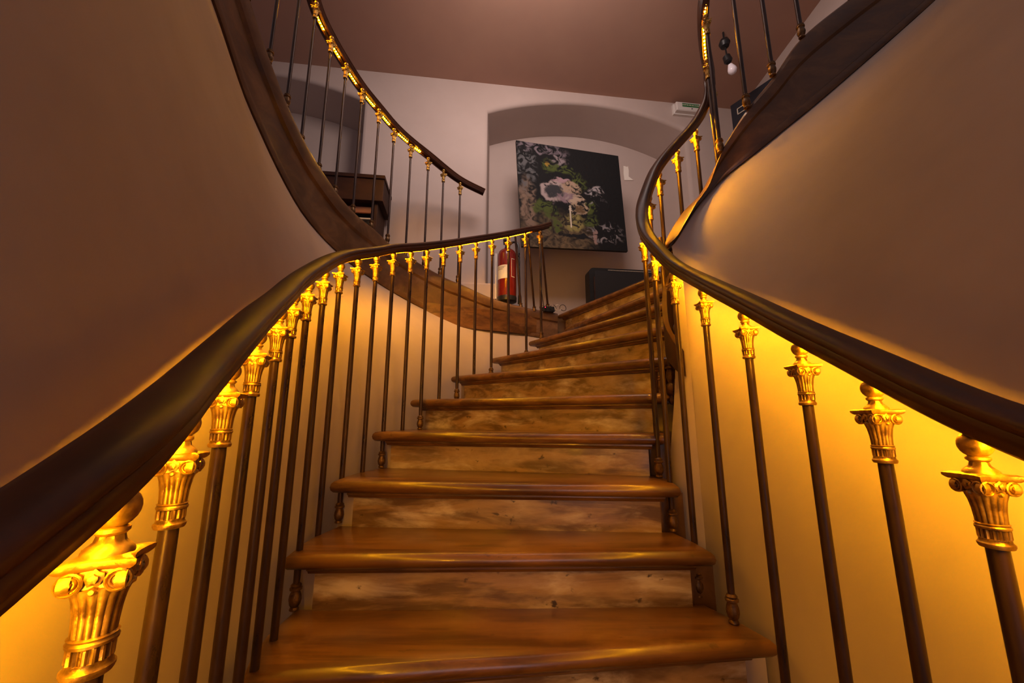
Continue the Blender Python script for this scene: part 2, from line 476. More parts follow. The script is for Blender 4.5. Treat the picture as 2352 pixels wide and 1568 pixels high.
def tread(k, th=.044):
    L0, R0 = Vector(TL[k]), Vector(TR[k]); L1, R1 = Vector(TL[k + 1]), Vector(TR[k + 1])
    go0 = (R0 - L0); nrm = Vector((-go0.y, go0.x)).normalized()
    if k >= 0 and k <= 8:
        rd = (R0 - L0).normalized() * .012; R0 = R0 + rd; L0 = L0 - rd
    rb = (R1 - L1); bn = Vector((-rb.y, rb.x)).normalized()
    L1 = L1 + bn * .07; R1 = R1 + bn * .07
    rnd = random.Random(k + 40)
    front = []
    N = 14
    ph = rnd.uniform(0, 6)
    for i in range(N + 1):
        t = i / N
        p = L0.lerp(R0, t)
        wv = .004 * math.sin(5 * t + ph) + rnd.uniform(-.0012, .0012)
        if k < 0 or k > 3: wv *= .6
        front.append(p - nrm * wv)
    sd_ = (L0 - R0).normalized() * (.024 if k >= -1 else 0)
    poly = front + [R0.lerp(R1, .5) - sd_ * .3, R1, L1, L0.lerp(L1, .55) + sd_, L0.lerp(L1, .3) + sd_ * .8]     # counter-clockwise from above
    ar = sum(a.x * b.y - b.x * a.y for a, b in zip(poly, poly[1:] + poly[:1]))
    if ar < 0: poly = poly[::-1]
    z = tz(k); r = th / 2
    mb = MB(); n = len(poly)
    layers = []
    for j in range(7):
        a = -math.pi / 2 + math.pi * j / 6
        layers.append((inset(poly, r * (1 - math.cos(a)) * .9), z - r + r * math.sin(a)))
    for lp, zz in layers:
        for p in lp:
            sag = -.004 * max(0, 1 - abs((p - L0.lerp(R0, .5)).length) / .45)
            mb.v.append(Vector((p.x, p.y, zz + sag * (0 if zz < z - r else 1))))
    for j in range(6):
        for i in range(n):
            q = (i + 1) % n
            mb.f.append((j * n + i, j * n + q, (j + 1) * n + q, (j + 1) * n + i))
    mb.f.append(tuple(reversed(range(n)))); mb.f.append(tuple(6 * n + i for i in range(n)))
    o = mb.build('tread', M['tread'], stair, None, True, 40)
    return o

def board(name, a, b, z0, z1, th, mt, nrm, parent=stair):
    """upright board from a to b (plan), thickness th going back along nrm"""
    mb = MB(); seg = 6
    vs = []
    for i in range(seg + 1):
        p = a.lerp(b, i / seg)
        for off, z in ((0, z0), (0, z1), (th, z1), (th, z0)):
            q = p + nrm * off
            vs.append((q.x, q.y, z))
    fs = [(i * 4 + j, i * 4 + (j + 1) % 4, i * 4 + 4 + (j + 1) % 4, i * 4 + 4 + j) for i in range(seg) for j in range(4)]
    fs += [(3, 2, 1, 0), tuple(seg * 4 + j for j in range(4))]
    mb.add(vs, fs)
    return mb.build(name, mt, parent)

for k in range(-6, 13):
    if k == 9:
        pass
    tread(k)
    L0, R0 = Vector(TL[k]), Vector(TR[k])
    d = (R0 - L0).normalized(); nrm = Vector((-d.y, d.x))
    a = L0 + d * .062 + nrm * .045; b = R0 - d * .048 + nrm * .045
    z = tz(k)
    board('riser', a, b, z - H - .002, z - .044, .02, M['riser'], nrm)
    # cove moulding under the nosing
    mb = MB()
    prof = [(0, 0), (-.022, 0), (-.022, -.006), (-.014, -.010), (-.008, -.018), (0, -.020)]
    a2 = L0 + d * .045 + nrm * .0445; b2 = R0 - d * .035 + nrm * .0445
    vs = []
    for p in (a2, b2):
        for o_, zz in prof:
            q = p + nrm * o_
            vs.append((q.x, q.y, z - .0435 + zz))
    m_ = len(prof)
    mb.add(vs, [(i, (i + 1) % m_, m_ + (i + 1) % m_, m_ + i) for i in range(m_)] + [tuple(reversed(range(m_))), tuple(range(m_, 2 * m_))])
    mb.build('nosing_moulding', M['tread'], stair)

def ribbon(name, top, bot, side, prof, mt, parent, per=6):
    """stringer: prof = list of (offset towards the viewer, height fraction)"""
    P = catmull([(x, y, z) for x, y, z in top], per)
    Zb = catmull([(0, 0, z) for z in bot], per)
    mb = MB(); n = len(prof); m = len(P)
    for i, p in enumerate(P):
        a = P[max(i - 1, 0)]; b = P[min(i + 1, m - 1)]
        t = Vector((b.x - a.x, b.y - a.y, 0)).normalized()
        nr = Vector((t.y, -t.x, 0)) * side
        for off, q in prof:
            zz = Zb[i].z + (p.z - Zb[i].z) * q
            mb.v.append(Vector((p.x, p.y, zz)) + nr * off)
    for i in range(m - 1):
        for j in range(n):
            k = (j + 1) % n
            mb.f.append((i * n + j, i * n + k, (i + 1) * n + k, (i + 1) * n + j))
    mb.f.append(tuple(reversed(range(n)))); mb.f.append(tuple((m - 1) * n + j for j in range(n)))
    return mb.build(name, mt, parent, None, True, 30)

SPROF = [(-.035, 0), (.012, 0), (.016, .05), (.014, .12), (.002, .14), (.0, .66), (.014, .70), (.018, .76), (.022, .90), (.016, .97), (.004, 1), (-.035, 1)]
ribbon('stringer', RS_TOP, RS_BOT, 1, SPROF, M['stringer'], stair)
# dark inner stringer turning round the drum
IS = [(.668, 1.545, .26), (.655, 1.585, .32), (.655, 1.65, .42), (.695, 1.712, .60), (.80, 1.755, .76), (.93, 1.80, .93), (1.03, 1.81, 1.08)]
ribbon('inner_stringer', IS, [.16, .20, .26, .38, .54, .70, .85], -1, [(-.010, 0), (.010, 0), (.010, 1), (-.010, 1)], M['darkwood'], stair)
# strings that close the tread ends: plaster low down, dark wood where the steps wind
for ends, off, ks, mt in ((TL, .046, range(-3, 5), 'plaster'), (TR, -.034, range(-3, 1), 'plaster'), (TR, -.030, range(1, 7), 'stringer')):
    for k in ks:
        a = Vector(ends[k]); b = Vector(ends[k + 1])
        ths = .016 if off > 0 else -.016
        y0, y1 = a.y + .075, b.y + .075
        mb = MB()
        q = [(a.x + off, y0, tz(k) - .046), (b.x + off, y1, tz(k) - .046), (b.x + off, y1, tz(k) - .33), (a.x + off, y0, tz(k) - .33)]
        mb.add(q + [(x + ths, y, z) for x, y, z in q], [(0, 1, 2, 3), (7, 6, 5, 4), (0, 4, 5, 1), (1, 5, 6, 2), (2, 6, 7, 3), (3, 7, 4, 0)])
        mb.build('string_panel', M[mt], stair)

# boards that close the step ends behind the risers
for k in range(-4, 9):
    L0, R0 = Vector(TL[k]), Vector(TR[k])
    d = (R0 - L0).normalized(); nrm = Vector((-d.y, d.x))
    for a, b, mt in ((L0 + d * -.02, L0 + d * .075, 'plaster'), (R0 - d * .06, R0 + d * .05, 'stringer' if k > 0 else 'plaster')):
        board('end_board', a + nrm * .10, b + nrm * .10, tz(k) - H - .06, tz(k) - .042, .012, M[mt], nrm)

# ------------------------------------------------------------------ left branch
branch = empty('staircase', LS_TOP[0], 'left upper flight whose brown curved wooden stringer sweeps over the left wall', 'staircase')
ribbon('stringer', LS_TOP, LS_BOT, -1, SPROF, M['stringer'], branch)
bp_ = resample(catmull(LS_TOP[5:19], 6), 14)
for i in range(12):
    p, q = bp_[i], bp_[i + 1]
    t = Vector((q.x - p.x, q.y - p.y, 0)).normalized(); nr = Vector((t.y, -t.x, 0))
    z = (p.z + q.z) / 2 - .1
    wd = .9 if i > 1 else .45
    mb = MB()
    a1, a2, a3, a4 = p + nr * .06, q + nr * .06 + t * .03, q + nr * wd + t * .05, p + nr * wd
    mb.add([(v.x, v.y, z - .04) for v in (a1, a2, a3, a4)] + [(v.x, v.y, z) for v in (a1, a2, a3, a4)],
           [(3, 2, 1, 0), (4, 5, 6, 7), (0, 1, 5, 4), (1, 2, 6, 5), (2, 3, 7, 6), (3, 0, 4, 7)])
    mb.build('tread', M['tread'], branch)

# ------------------------------------------------------------------ balusters
def capital_mesh():
    mb = MB()
    # ring, dentil band and fluted bell
    def fl(a, z):
        if .026 < z < .058: return 1 + .085 * (abs(math.cos(8 * a)) - .6)
        if .0102 < z < .0195: return 1 + .10 * (.4 if math.cos(16 * a) > 0 else -.6)
        return 1
    mb.lathe([(.0105, 0), (.0135, .0005), (.0146, .003), (.0146, .005), (.0128, .0068), (.0125, .0090), (.0127, .0100), (.0127, .0104), (.0127, .0192), (.0127, .0196), (.0140, .0202),
              (.0143, .0222), (.0130, .0238), (.0140, .0252), (.0122, .0262), (.0124, .031), (.0130, .040), (.0144, .049), (.0165, .056), (.0176, .0585), (.010, .060)], n=64, flute=fl)
    # block, volutes and a rosette on each face
    mb.box((0, 0, .0645), (.030, .030, .015))
    for q in range(4):
        R = Matrix.Rotation(q * math.pi / 2, 3, 'Z')
        ax = R @ Vector((0, -1, 0))
        for sx in (-1, 1):
            c = R @ Vector((sx * .0128, -.0165, .0635))
            mb.lathe([(.0070, -.005), (.0078, -.001), (.0078, .0012), (.0066, .0020), (.0056, .0004), (.0048, .0002), (.0040, .0022), (.0032, .0008), (.0022, .0008), (.0017, .0030), (.0006, .0032)], c, 14, ax)
        c = R @ Vector((0, -.0165, .0660))
        mb.lathe([(.0050, -.003), (.0054, .0008), (.0030, .0016), (.0028, .0034), (.0006, .0040)], c, 12, ax, flute=lambda a, z: 1 + .16 * math.cos(5 * a))
        mb.lathe([(.0022, -.002), (.0030, .0), (.0016, .0022), (.0004, .0024)], R @ Vector((0, -.0165, .0575)), 8, ax)
    # concave-sided abacus with pointed corners
    ab = []
    for q in range(4):
        R = Matrix.Rotation(q * math.pi / 2, 3, 'Z')
        for t in (-1, -.6, -.2, .2, .6):
            ab.append(R @ Vector((t * .0225, -.0225 + .0050 * (1 - t * t), 0)))
    nab = len(ab)
    vs = [(p.x * s_, p.y * s_, z) for s_, z in ((.84, .0705), (.93, .0720), (1.0, .0738), (1.0, .0768), (.80, .0785)) for p in ab]
    mb.add(vs, [(j * nab + i, j * nab + (i + 1) % nab, (j + 1) * nab + (i + 1) % nab, (j + 1) * nab + i) for j in range(4) for i in range(nab)] +
           [tuple(reversed(range(nab))), tuple(4 * nab + i for i in range(nab))])
    # neck and ball
    mb.lathe([(.0155, .077), (.0150, .0805), (.0120, .0835), (.0088, .0865), (.0078, .0905), (.0105, .0930), (.0105, .0955), (.0080, .0968)], n=24,
             flute=lambda a, z: 1 + (.07 * math.cos(10 * a) if .083 < z < .091 else 0))
    mb.lathe([(.004, .0955)] + [(.0152 * math.sin(a), .1098 - .0152 * math.cos(a)) for a in [math.pi * i / 12 for i in range(2, 12)]] + [(.002, .125)], n=24)
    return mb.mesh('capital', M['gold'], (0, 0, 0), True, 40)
CAP = capital_mesh(); CAPH = .125
def vase_mesh():
    mb = MB()
    fl = lambda a, z: 1 + (.06 * math.cos(8 * a) if .012 < z < .052 else 0)
    mb.lathe([(.010, 0), (.0135, .002), (.0135, .006), (.0105, .010), (.0150, .018), (.0175, .030), (.0160, .042), (.0125, .052), (.0135, .055),
              (.0175, .057), (.0178, .062), (.0140, .065), (.0155, .069), (.0120, .073), (.0095, .075)], n=20, flute=fl)
    return mb.mesh('base_vase', M['bronze'], (0, 0, 0), True, 45)
VASE = vase_mesh()
def pendant_mesh():
    mb = MB()
    fl = lambda a, z: 1 + .08 * math.cos(7 * a)
    mb.lathe([(.003, -.165), (.012, -.155), (.016, -.145), (.010, -.130), (.007, -.124), (.020, -.112), (.025, -.095), (.020, -.078), (.010, -.070),
              (.013, -.062), (.019, -.045), (.016, -.022), (.012, -.012), (.020, -.008), (.020, 0), (.0095, .001)], n=21, flute=fl)
    return mb.mesh('pendant', M['bronze'], (0, 0, 0), True, 45)

def baluster(parent, top, zbase, rz, vase=True, capital=True, r=.0098):
    """top = point under the rail; shaft is a part, capital and vase its sub-parts"""
    x, y, zt = top
    z1 = zt - (CAPH if capital else 0); z0 = zbase + (.07 if vase else 0)
    mb = MB()
    bulge = [(r * .92, z0), (r, z0 + .02), (r * 1.02, z0 + (z1 - z0) * .4), (r * .95, z1)]
    mb.lathe(bulge, (x, y, 0), 14)
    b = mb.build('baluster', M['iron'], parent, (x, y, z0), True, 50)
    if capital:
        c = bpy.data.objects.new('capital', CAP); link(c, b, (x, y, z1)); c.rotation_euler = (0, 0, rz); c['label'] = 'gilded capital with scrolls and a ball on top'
    if vase:
        v = bpy.data.objects.new('base_vase', VASE); link(v, b, (x, y, zbase)); v.rotation_euler = (0, 0, rz)
    return b

# moulded rail with a groove underneath for the light strip, its lips shaped to cut off the glow; the first side given is the outer (wall) side
RAILO = [(-.0105, -.0195), (.0085, -.0195), (.0095, -.0278), (.0130, -.0282), (.0160, -.0225), (.0165, -.0185), (.0215, -.0120), (.0232, -.0040), (.0208, .0000), (.0240, .0052),
         (.0230, .0111), (.0178, .0163), (.0090, .0196), (-.0090, .0196), (-.0178, .0163), (-.0230, .0111), (-.0240, .0052), (-.0208, .0000), (-.0232, -.0040), (-.0215, -.0120),
         (-.0172, -.0185), (-.0165, -.0225), (-.0150, -.0272), (-.0120, -.0272)]
UP = .0240
def handrail(parent, pts, per=7, outer=1, lips=(-.0282, -.0272, 1, 0), fat=1.16):
    P = catmull(pts, per)
    P = resample(P, int(len(P) * 1.3))
    for _ in range(10):
        P = [P[0]] + [P[i - 1] * .25 + P[i] * .5 + P[i + 1] * .25 for i in range(1, len(P) - 1)] + [P[-1]]
    Q = []
    for i, p in enumerate(P):
        t = (P[min(i + 1, len(P) - 1)] - P[max(i - 1, 0)]).normalized()
        Q.append(p + Vector((0, 0, UP / max(math.hypot(t.x, t.y), .5))))
    P = Q
    def prof(t):
        out = []
        for i, (x, z) in enumerate(RAILO):
            if i in (2, 3): z = lips[0] if t < lips[2] else lips[0] + (lips[3] - lips[0]) * min((t - lips[2]) / .1, 1)
            if i in (22, 23): z = lips[1]
            out.append((x * (1.12 if i < 4 or i > 21 else fat) * outer, z))
        return out
    mb = MB(); mb.sweep(P, prof)
    return mb.build('handrail', M['rail'], parent, None, True, 60)

def leds(name, pts, label, tilt=0.0, pitch=.0165, gaps=None):
    """tape on the bevelled underside of a rail, turned by tilt towards the right of travel"""
    P = catmull(pts, 8); Ln = length(P); n = max(int(Ln / pitch), 2)
    Q = resample(P, n + 1)
    root = empty(name, Q[0], label, 'light strip')
    ct, st = math.cos(tilt), math.sin(tilt)
    pr = [(x * ct - z * st, x * st + z * ct) for x, z in ((-.0065, .0006), (.0065, .0006), (.0065, .0016), (-.0065, .0016))]
    tp = MB(); tp.sweep(resample(P, max(int(n / 3), 4)), pr)
    tp.build('tape', M['tape'], root)
    mb = MB()
    for i in range(n):
        a, b = Q[i], Q[i + 1]
        c = (a + b) / 2
        if gaps and gaps(c): continue
        t = (b - a).normalized(); sd = t.cross(Vector((0, 0, 1))).normalized(); up = sd.cross(t)
        s2 = sd * ct + up * st; u2 = up * ct - sd * st
        m = Matrix((s2, t, u2)).transposed()
        mb.box(c - u2 * .0004, (.0058, .0058, .0018), tilt=m)
    o = mb.build('led', M['led'], root)
    o['kind'] = 'stuff'
    return root

# left balustrade ---------------------------------------------------
LB = [((-.297, .317, -.05), -3), ((-.370, .460, .009), -3), ((-.420, .590, .084), -2), ((-.472, .725, .163), -2),
      ((-.532, .885, .249), -1), ((-.579, 1.019, .330), -1), ((-.608, 1.142, .406), 0)]
for (u, v, Y), k in [((748, 620, 1.30), 0), ((784, 603, 1.46), 1), ((824, 594, 1.61), 1), ((866, 588, 1.77), 2), ((905, 580, 1.92), 2), ((945, 577, 2.06), 3),
                     ((982, 573, 2.2), 3), ((1020, 568, 2.35), 4), ((1058, 562, 2.5), 4), ((1094, 556, 2.62), 5), ((1131, 550, 2.75), 5), ((1168, 543, 2.88), 6),
                     ((1207, 535, 3.0), 6), ((1240, 529, 3.1), 7)]:
    LB.append((tuple(at(u, v, Y)), k))
LBmain = [p for p, k in LB]
lrail_pts = [(-.27, -.45, -.45), (-.27, -.1, -.28), (-.28, .12, -.165), (-.288, .235, -.103)] + LBmain + [tuple(at(1262, 522, 3.18))]
balL = empty('balustrade', (LBmain[8][0], LBmain[8][1], tz(0)),
             'left balustrade: dark handrail on gilded balusters, crossing the middle and ending before the painting', 'balustrade')
handrail(balL, lrail_pts, 7, -1, (-.0325, -.0205, .52, -.0285))
def tang(pts, i):
    a = pts[max(i - 1, 0)]; b = pts[min(i + 1, len(pts) - 1)]
    return math.atan2(b[1] - a[1], b[0] - a[0])
for i, (p, k) in enumerate(LB):
    front_one = i + 1 < len(LB) and LB[i + 1][1] == k      # the first of the two on a step goes straight into the tread
    baluster(balL, p, tz(k) - (.022 if front_one else 0), tang(LBmain, i), vase=not front_one)
# leaning iron posts at the end of the left rail
for (u0, v0, Y0), (u1, v1, Y1) in (((1183, 535, 3.36), (1196, 700, 3.46)), ((1213, 540, 3.2), (1227, 708, 3.46)), ((1242, 532, 3.16), (1258, 702, 3.46))):
    mb = MB(); mb.tube([at(u1, v1, Y1), at(u0, v0, Y0)], .0095, 10); b_ = mb.build('post', M['iron'], balL, None, True)
    q = at(u1, v1, Y1)
    mb = MB(); mb.lathe([(.018, -.03), (.019, -.01), (.013, .0), (.017, .012), (.010, .02)], q, 14); mb.build('collar', M['bronze'], b_, None, True)

leds('led_strip', [tuple(p) for p in lrail_pts[1:4]] + LBmain[:-1] + [tuple(at(1226, 529, 3.06))], 'long glowing warm LED strip under the left handrail', -.6)

# right balustrade ---------------------------------------------------
RB = [((.52, .33, -.075), -3, 1), ((.53, .47, -.014), -2, 1), ((.55, .61, .060), -2, 1), ((.565, .77, .149), -1, 1), ((.589, .98, .270), -1, 1), ((.612, 1.225, .41), 0, 1),
      ((.592, 1.392, .53), 0, 1), ((.567, 1.50, .655), 1, 1), ((.572, 1.615, .785), 2, 1), ((.645, 1.715, 1.03), 4, 1), ((.718, 1.757, 1.18), 5, 1),
      ((.835, 1.80, 1.335), 6, 1), ((.96, 1.842, 1.485), 7, 1), ((1.062, 1.83, 1.73), 9, 0), ((1.03, 1.79, 1.87), 9, 0)]
rrail_pts = [(.52, -.4, -.42), (.52, -.1, -.28), (.517, .15, -.165)] + [p for p, k, q in RB[:9]] + [(.597, 1.675, .905)] + [p for p, k, q in RB[9:13]] + \
            [(1.035, 1.852, 1.605), (1.062, 1.83, 1.73), (1.027, 1.79, 1.87), (.995, 1.715, 2.02), (1.005, 1.66, 2.16), (1.09, 1.62, 2.33), (1.22, 1.59, 2.49), (1.363, 1.56, 2.66),
             (1.6, 1.535, 2.88), (1.83, 1.5, 3.08), (2.13, 1.46, 3.3)]
balR = empty('balustrade', (.6, 1.25, tz(0)),
             'right balustrade: dark handrail on gilded balusters, curling back overhead in a tight loop', 'balustrade')
handrail(balR, rrail_pts, 8, 1, (-.0282, -.0255, 1, 0))
rp = [Vector(p) for p in rrail_pts]
def tang_near(p):
    i = min(range(len(rp)), key=lambda j: (rp[j] - Vector(p)).length)
    return tang(rrail_pts, i)
for p, k, q in RB:
    baluster(balR, p, tz(k), tang_near(p) + math.pi / 4 * .0, vase=bool(q))
for (x, y, zt), zb in (((1.0, 1.705, 2.05), 1.25), ((1.105, 1.632, 2.35), 1.43), ((1.222, 1.597, 2.49), 1.573), ((1.36, 1.565, 2.655), 1.75), ((1.6, 1.54, 2.875), 1.948)):
    baluster(balR, (x, y, zt), zb, tang_near((x, y, zt)), vase=True)
PEND = pendant_mesh()
pt = at(1520, 588, 1.72); pbz = at(1543, 842, 1.72).z
mb = MB(); mb.lathe([(.0095, pbz), (.0098, pt.z + .09)], (pt.x, pt.y, 0), 14)
pb = mb.build('baluster', M['iron'], balR, (pt.x, pt.y, pbz), True, 50)
pd = bpy.data.objects.new('pendant', PEND); link(pd, pb, (pt.x, pt.y, pbz)); pd['label'] = 'carved bronze drop finial'
leds('led_strip', [p for p in rrail_pts[2:22]], 'warm LED strip under the right handrail and round its loop', .6)

# upper left balustrade ----------------------------------------------
UB = [((1057, 420), 3.27), ((1018, 391), 3.18), ((982, 361), 3.06), ((944, 332), 2.94), ((905, 297), 2.82), ((867, 252), 2.67), ((828, 206), 2.5), ((790, 148), 2.33), ((752, 84), 2.17), ((717, 6), 2.0)]
UBp = [tuple(at(u, v, Y)) for (u, v), Y in UB] + [(-1.185, 1.82, 2.62), (-1.20, 1.67, 2.74), (-1.213, 1.5, 2.90), (-1.2, 1.2, 3.12)]
stp = catmull(LS_TOP, 8)
def st_top(p):
    q = min(stp, key=lambda s_: (s_.x - p[0]) ** 2 + (s_.y - p[1]) ** 2)
    return q
balU = empty('balustrade', (UBp[4][0], UBp[4][1], st_top(UBp[4]).z),
             'upper left balustrade: dark rail on thin black balusters standing on the curved stringer', 'balustrade')
handrail(balU, [tuple(at(1112, 447, 3.34))] + UBp + [(-1.17, .9, 3.35)], 7, 1, (-.0295, -.0215, 1, 0), 1.8)
for i, p in enumerate(UBp[:13]):
    q = st_top(p)
    baluster(balU, (q.x * .5 + p[0] * .5, q.y * .5 + p[1] * .5, p[2]), q.z, tang(UBp, i), vase=True, r=.0085)
leds('led_strip', [tuple(at(971, 352, 3.03))] + UBp[3:13], 'short glowing LED strip under the upper left handrail', 0,
     gaps=lambda c: min((Vector(p) - c).length for p in UBp) < .035)

# ------------------------------------------------------------------ painting
def painting_material():
    m = mat('oil_painting', (.02, .02, .02), 0.7, spec=.12)
    nt = m.node_tree; N = nt.nodes; L = nt.links; b = N['Principled BSDF']
    tc = N.new('ShaderNodeTexCoord')
    nz = N.new('ShaderNodeTexNoise'); nz.inputs['Scale'].default_value = 9; nz.inputs['Detail'].default_value = 6
    L.new(tc.outputs['UV'], nz.inputs['Vector'])
    sub = N.new('ShaderNodeVectorMath'); sub.operation = 'SUBTRACT'; sub.inputs[1].default_value = (.5, .5, .5)
    L.new(nz.outputs['Color'], sub.inputs[0])
    sc = N.new('ShaderNodeVectorMath'); sc.operation = 'SCALE'; sc.inputs['Scale'].default_value = .16
    L.new(sub.outputs[0], sc.inputs[0])
    wv = N.new('ShaderNodeVectorMath'); wv.operation = 'ADD'
    L.new(tc.outputs['UV'], wv.inputs[0]); L.new(sc.outputs[0], wv.inputs[1])
    n2 = N.new('ShaderNodeTexNoise'); n2.inputs['Scale'].default_value = 14; n2.inputs['Detail'].default_value = 8
    n2.inputs['Distortion'].default_value = 1.6
    L.new(tc.outputs['UV'], n2.inputs['Vector'])
    cur = None
    def mix(fac, col):
        nonlocal cur
        mx = N.new('ShaderNodeMix'); mx.data_type = 'RGBA'
        if isinstance(fac, float): mx.inputs['Factor'].default_value = fac
        else: L.new(fac, mx.inputs['Factor'])
        if isinstance(cur, tuple): mx.inputs['A'].default_value = (*cur, 1)
        else: L.new(cur, mx.inputs['A'])
        if isinstance(col, tuple): mx.inputs['B'].default_value = (*col, 1)
        else: L.new(col, mx.inputs['B'])
        cur = mx.outputs['Result']
    def mr(src, a, b_, c=0., d=1.):
        r = N.new('ShaderNodeMapRange'); r.interpolation_type = 'SMOOTHSTEP'
        r.inputs['From Min'].default_value = a; r.inputs['From Max'].default_value = b_
        r.inputs['To Min'].default_value = c; r.inputs['To Max'].default_value = d
        L.new(src, r.inputs['Value']); return r.outputs[0]
    def mul(a, b_):
        q = N.new('ShaderNodeMath'); q.operation = 'MULTIPLY'
        L.new(a, q.inputs[0])
        if isinstance(b_, float): q.inputs[1].default_value = b_
        else: L.new(b_, q.inputs[1])
        return q.outputs[0]
    def blob(cx, cy, rx, ry, soft=.45, rot=0.):
        s_ = N.new('ShaderNodeVectorMath'); s_.operation = 'SUBTRACT'; s_.inputs[1].default_value = (cx, cy, 0)
        L.new(wv.outputs[0], s_.inputs[0])
        mp = N.new('ShaderNodeMapping'); mp.inputs['Rotation'].default_value = (0, 0, rot); mp.inputs['Scale'].default_value = (1 / rx, 1 / ry, 0)
        mp.vector_type = 'POINT'
        L.new(s_.outputs[0], mp.inputs['Vector'])
        ln = N.new('ShaderNodeVectorMath'); ln.operation = 'LENGTH'
        L.new(mp.outputs[0], ln.inputs[0])
        return ln.outputs['Value']
    cur = (.010, .010, .011)
    n = n2.outputs['Fac']
    # ochre ground, lower left
    mix(mul(mr(blob(.30, .10, .46, .30), 1.0, .55), mr(n, .25, .75)), (.15, .105, .06))
    mix(mul(mr(blob(.08, .40, .10, .30), 1.0, .6), mr(n, .3, .6)), (.19, .13, .095))
    mix(mul(mr(blob(.08, .75, .12, .30), 1.0, .5), mr(n, .45, .62)), (.10, .10, .105))
    mix(mul(mr(blob(.22, .95, .32, .06), 1.0, .5), mr(n, .42, .6)), (.16, .13, .15))
    mix(mul(mr(blob(.40, .86, .12, .07), 1.0, .5), mr(n, .45, .6)), (.22, .18, .19))
    # foliage
    for cx, cy, rx, ry in ((.33, .80, .13, .07), (.46, .76, .10, .06), (.58, .67, .09, .11), (.22, .40, .14, .08), (.31, .32, .10, .07), (.66, .42, .07, .09), (.68, .29, .09, .06), (.34, .20, .09, .08)):
        mix(mul(mr(blob(cx, cy, rx, ry), 1.0, .55), mr(n, .40, .56)), (.065, .085, .022))
    mix(mul(mr(blob(.30, .82, .035, .03), 1.0, .5), mr(n, .35, .5)), (.28, .17, .03))
    mix(mul(mr(blob(.50, .26, .13, .10), 1.0, .5), mr(n, .40, .55)), (.24, .20, .07))
    # big bloom: pale ring round a dark heart
    d = blob(.345, .56, .150, .105, rot=.35)
    mix(mul(mr(d, 1.05, .85), mr(n, .28, .45)), (.34, .27, .26))
    mix(mul(mr(d, .72, .52), mr(n, .22, .40)), (.035, .035, .04))
    mix(mul(mr(blob(.50, .60, .13, .07, rot=-.6), 1.0, .7), mr(n, .36, .54)), (.34, .24, .17))
    mix(mul(mr(blob(.46, .50, .12, .06), 1.0, .6), mr(n, .40, .56)), (.22, .15, .17))
    mix(mul(mr(blob(.555, .49, .10, .055, rot=.3), 1.0, .75), mr(n, .36, .5)), (.40, .30, .22))
    mix(mul(mr(blob(.55, .40, .105, .075), 1.0, .75), mr(n, .38, .52)), (.34, .25, .17))
    mix(mul(mr(blob(.56, .385, .06, .05), 1.0, .6), mr(n, .40, .55)), (.12, .075, .04))
    mix(mul(mr(blob(.475, .405, .03, .035), 1.0, .6), mr(n, .3, .42)), (.55, .46, .36))
    mix(mul(mr(blob(.40, .665, .10, .022, rot=-.2), 1.0, .6), mr(n, .36, .5)), (.34, .22, .24))
    # small bloom and sparks on the right
    mix(mul(mr(blob(.73, .60, .085, .06), 1.0, .6), mr(n, .46, .6)), (.32, .29, .30))
    mix(mul(mr(blob(.74, .50, .10, .08), 1.0, .4), mr(n, .55, .66)), (.26, .24, .25))
    mix(mul(mr(blob(.80, .17, .24, .13), 1.0, .4), mr(n, .53, .66)), (.22, .20, .21))
    mix(mul(mr(blob(.70, .13, .03, .10, rot=.7), 1.0, .6), mr(n, .4, .5)), (.26, .17, .15))
    mix(mul(mr(blob(.53, .12, .16, .028, rot=-.9), 1.0, .7), mr(n, .3, .42)), (.012, .012, .014))
    # drip of white paint
    sp = N.new('ShaderNodeSeparateXYZ'); L.new(tc.outputs['UV'], sp.inputs[0])
    ab = N.new('ShaderNodeMath'); ab.operation = 'SUBTRACT'; ab.inputs[1].default_value = .475; L.new(sp.outputs[0], ab.inputs[0])
    aa = N.new('ShaderNodeMath'); aa.operation = 'ABSOLUTE'; L.new(ab.outputs[0], aa.inputs[0])
    mix(mul(mul(mr(aa.outputs[0], .009, .005), mr(sp.outputs[1], .205, .215)), mr(sp.outputs[1], .41, .40)), (.55, .47, .36))
    L.new(cur, b.inputs['Base Color'])
    bp = N.new('ShaderNodeBump'); bp.inputs['Strength'].default_value = .35; bp.inputs['Distance'].default_value = .01
    L.new(n, bp.inputs['Height']); L.new(bp.outputs[0], b.inputs['Normal'])
    return m
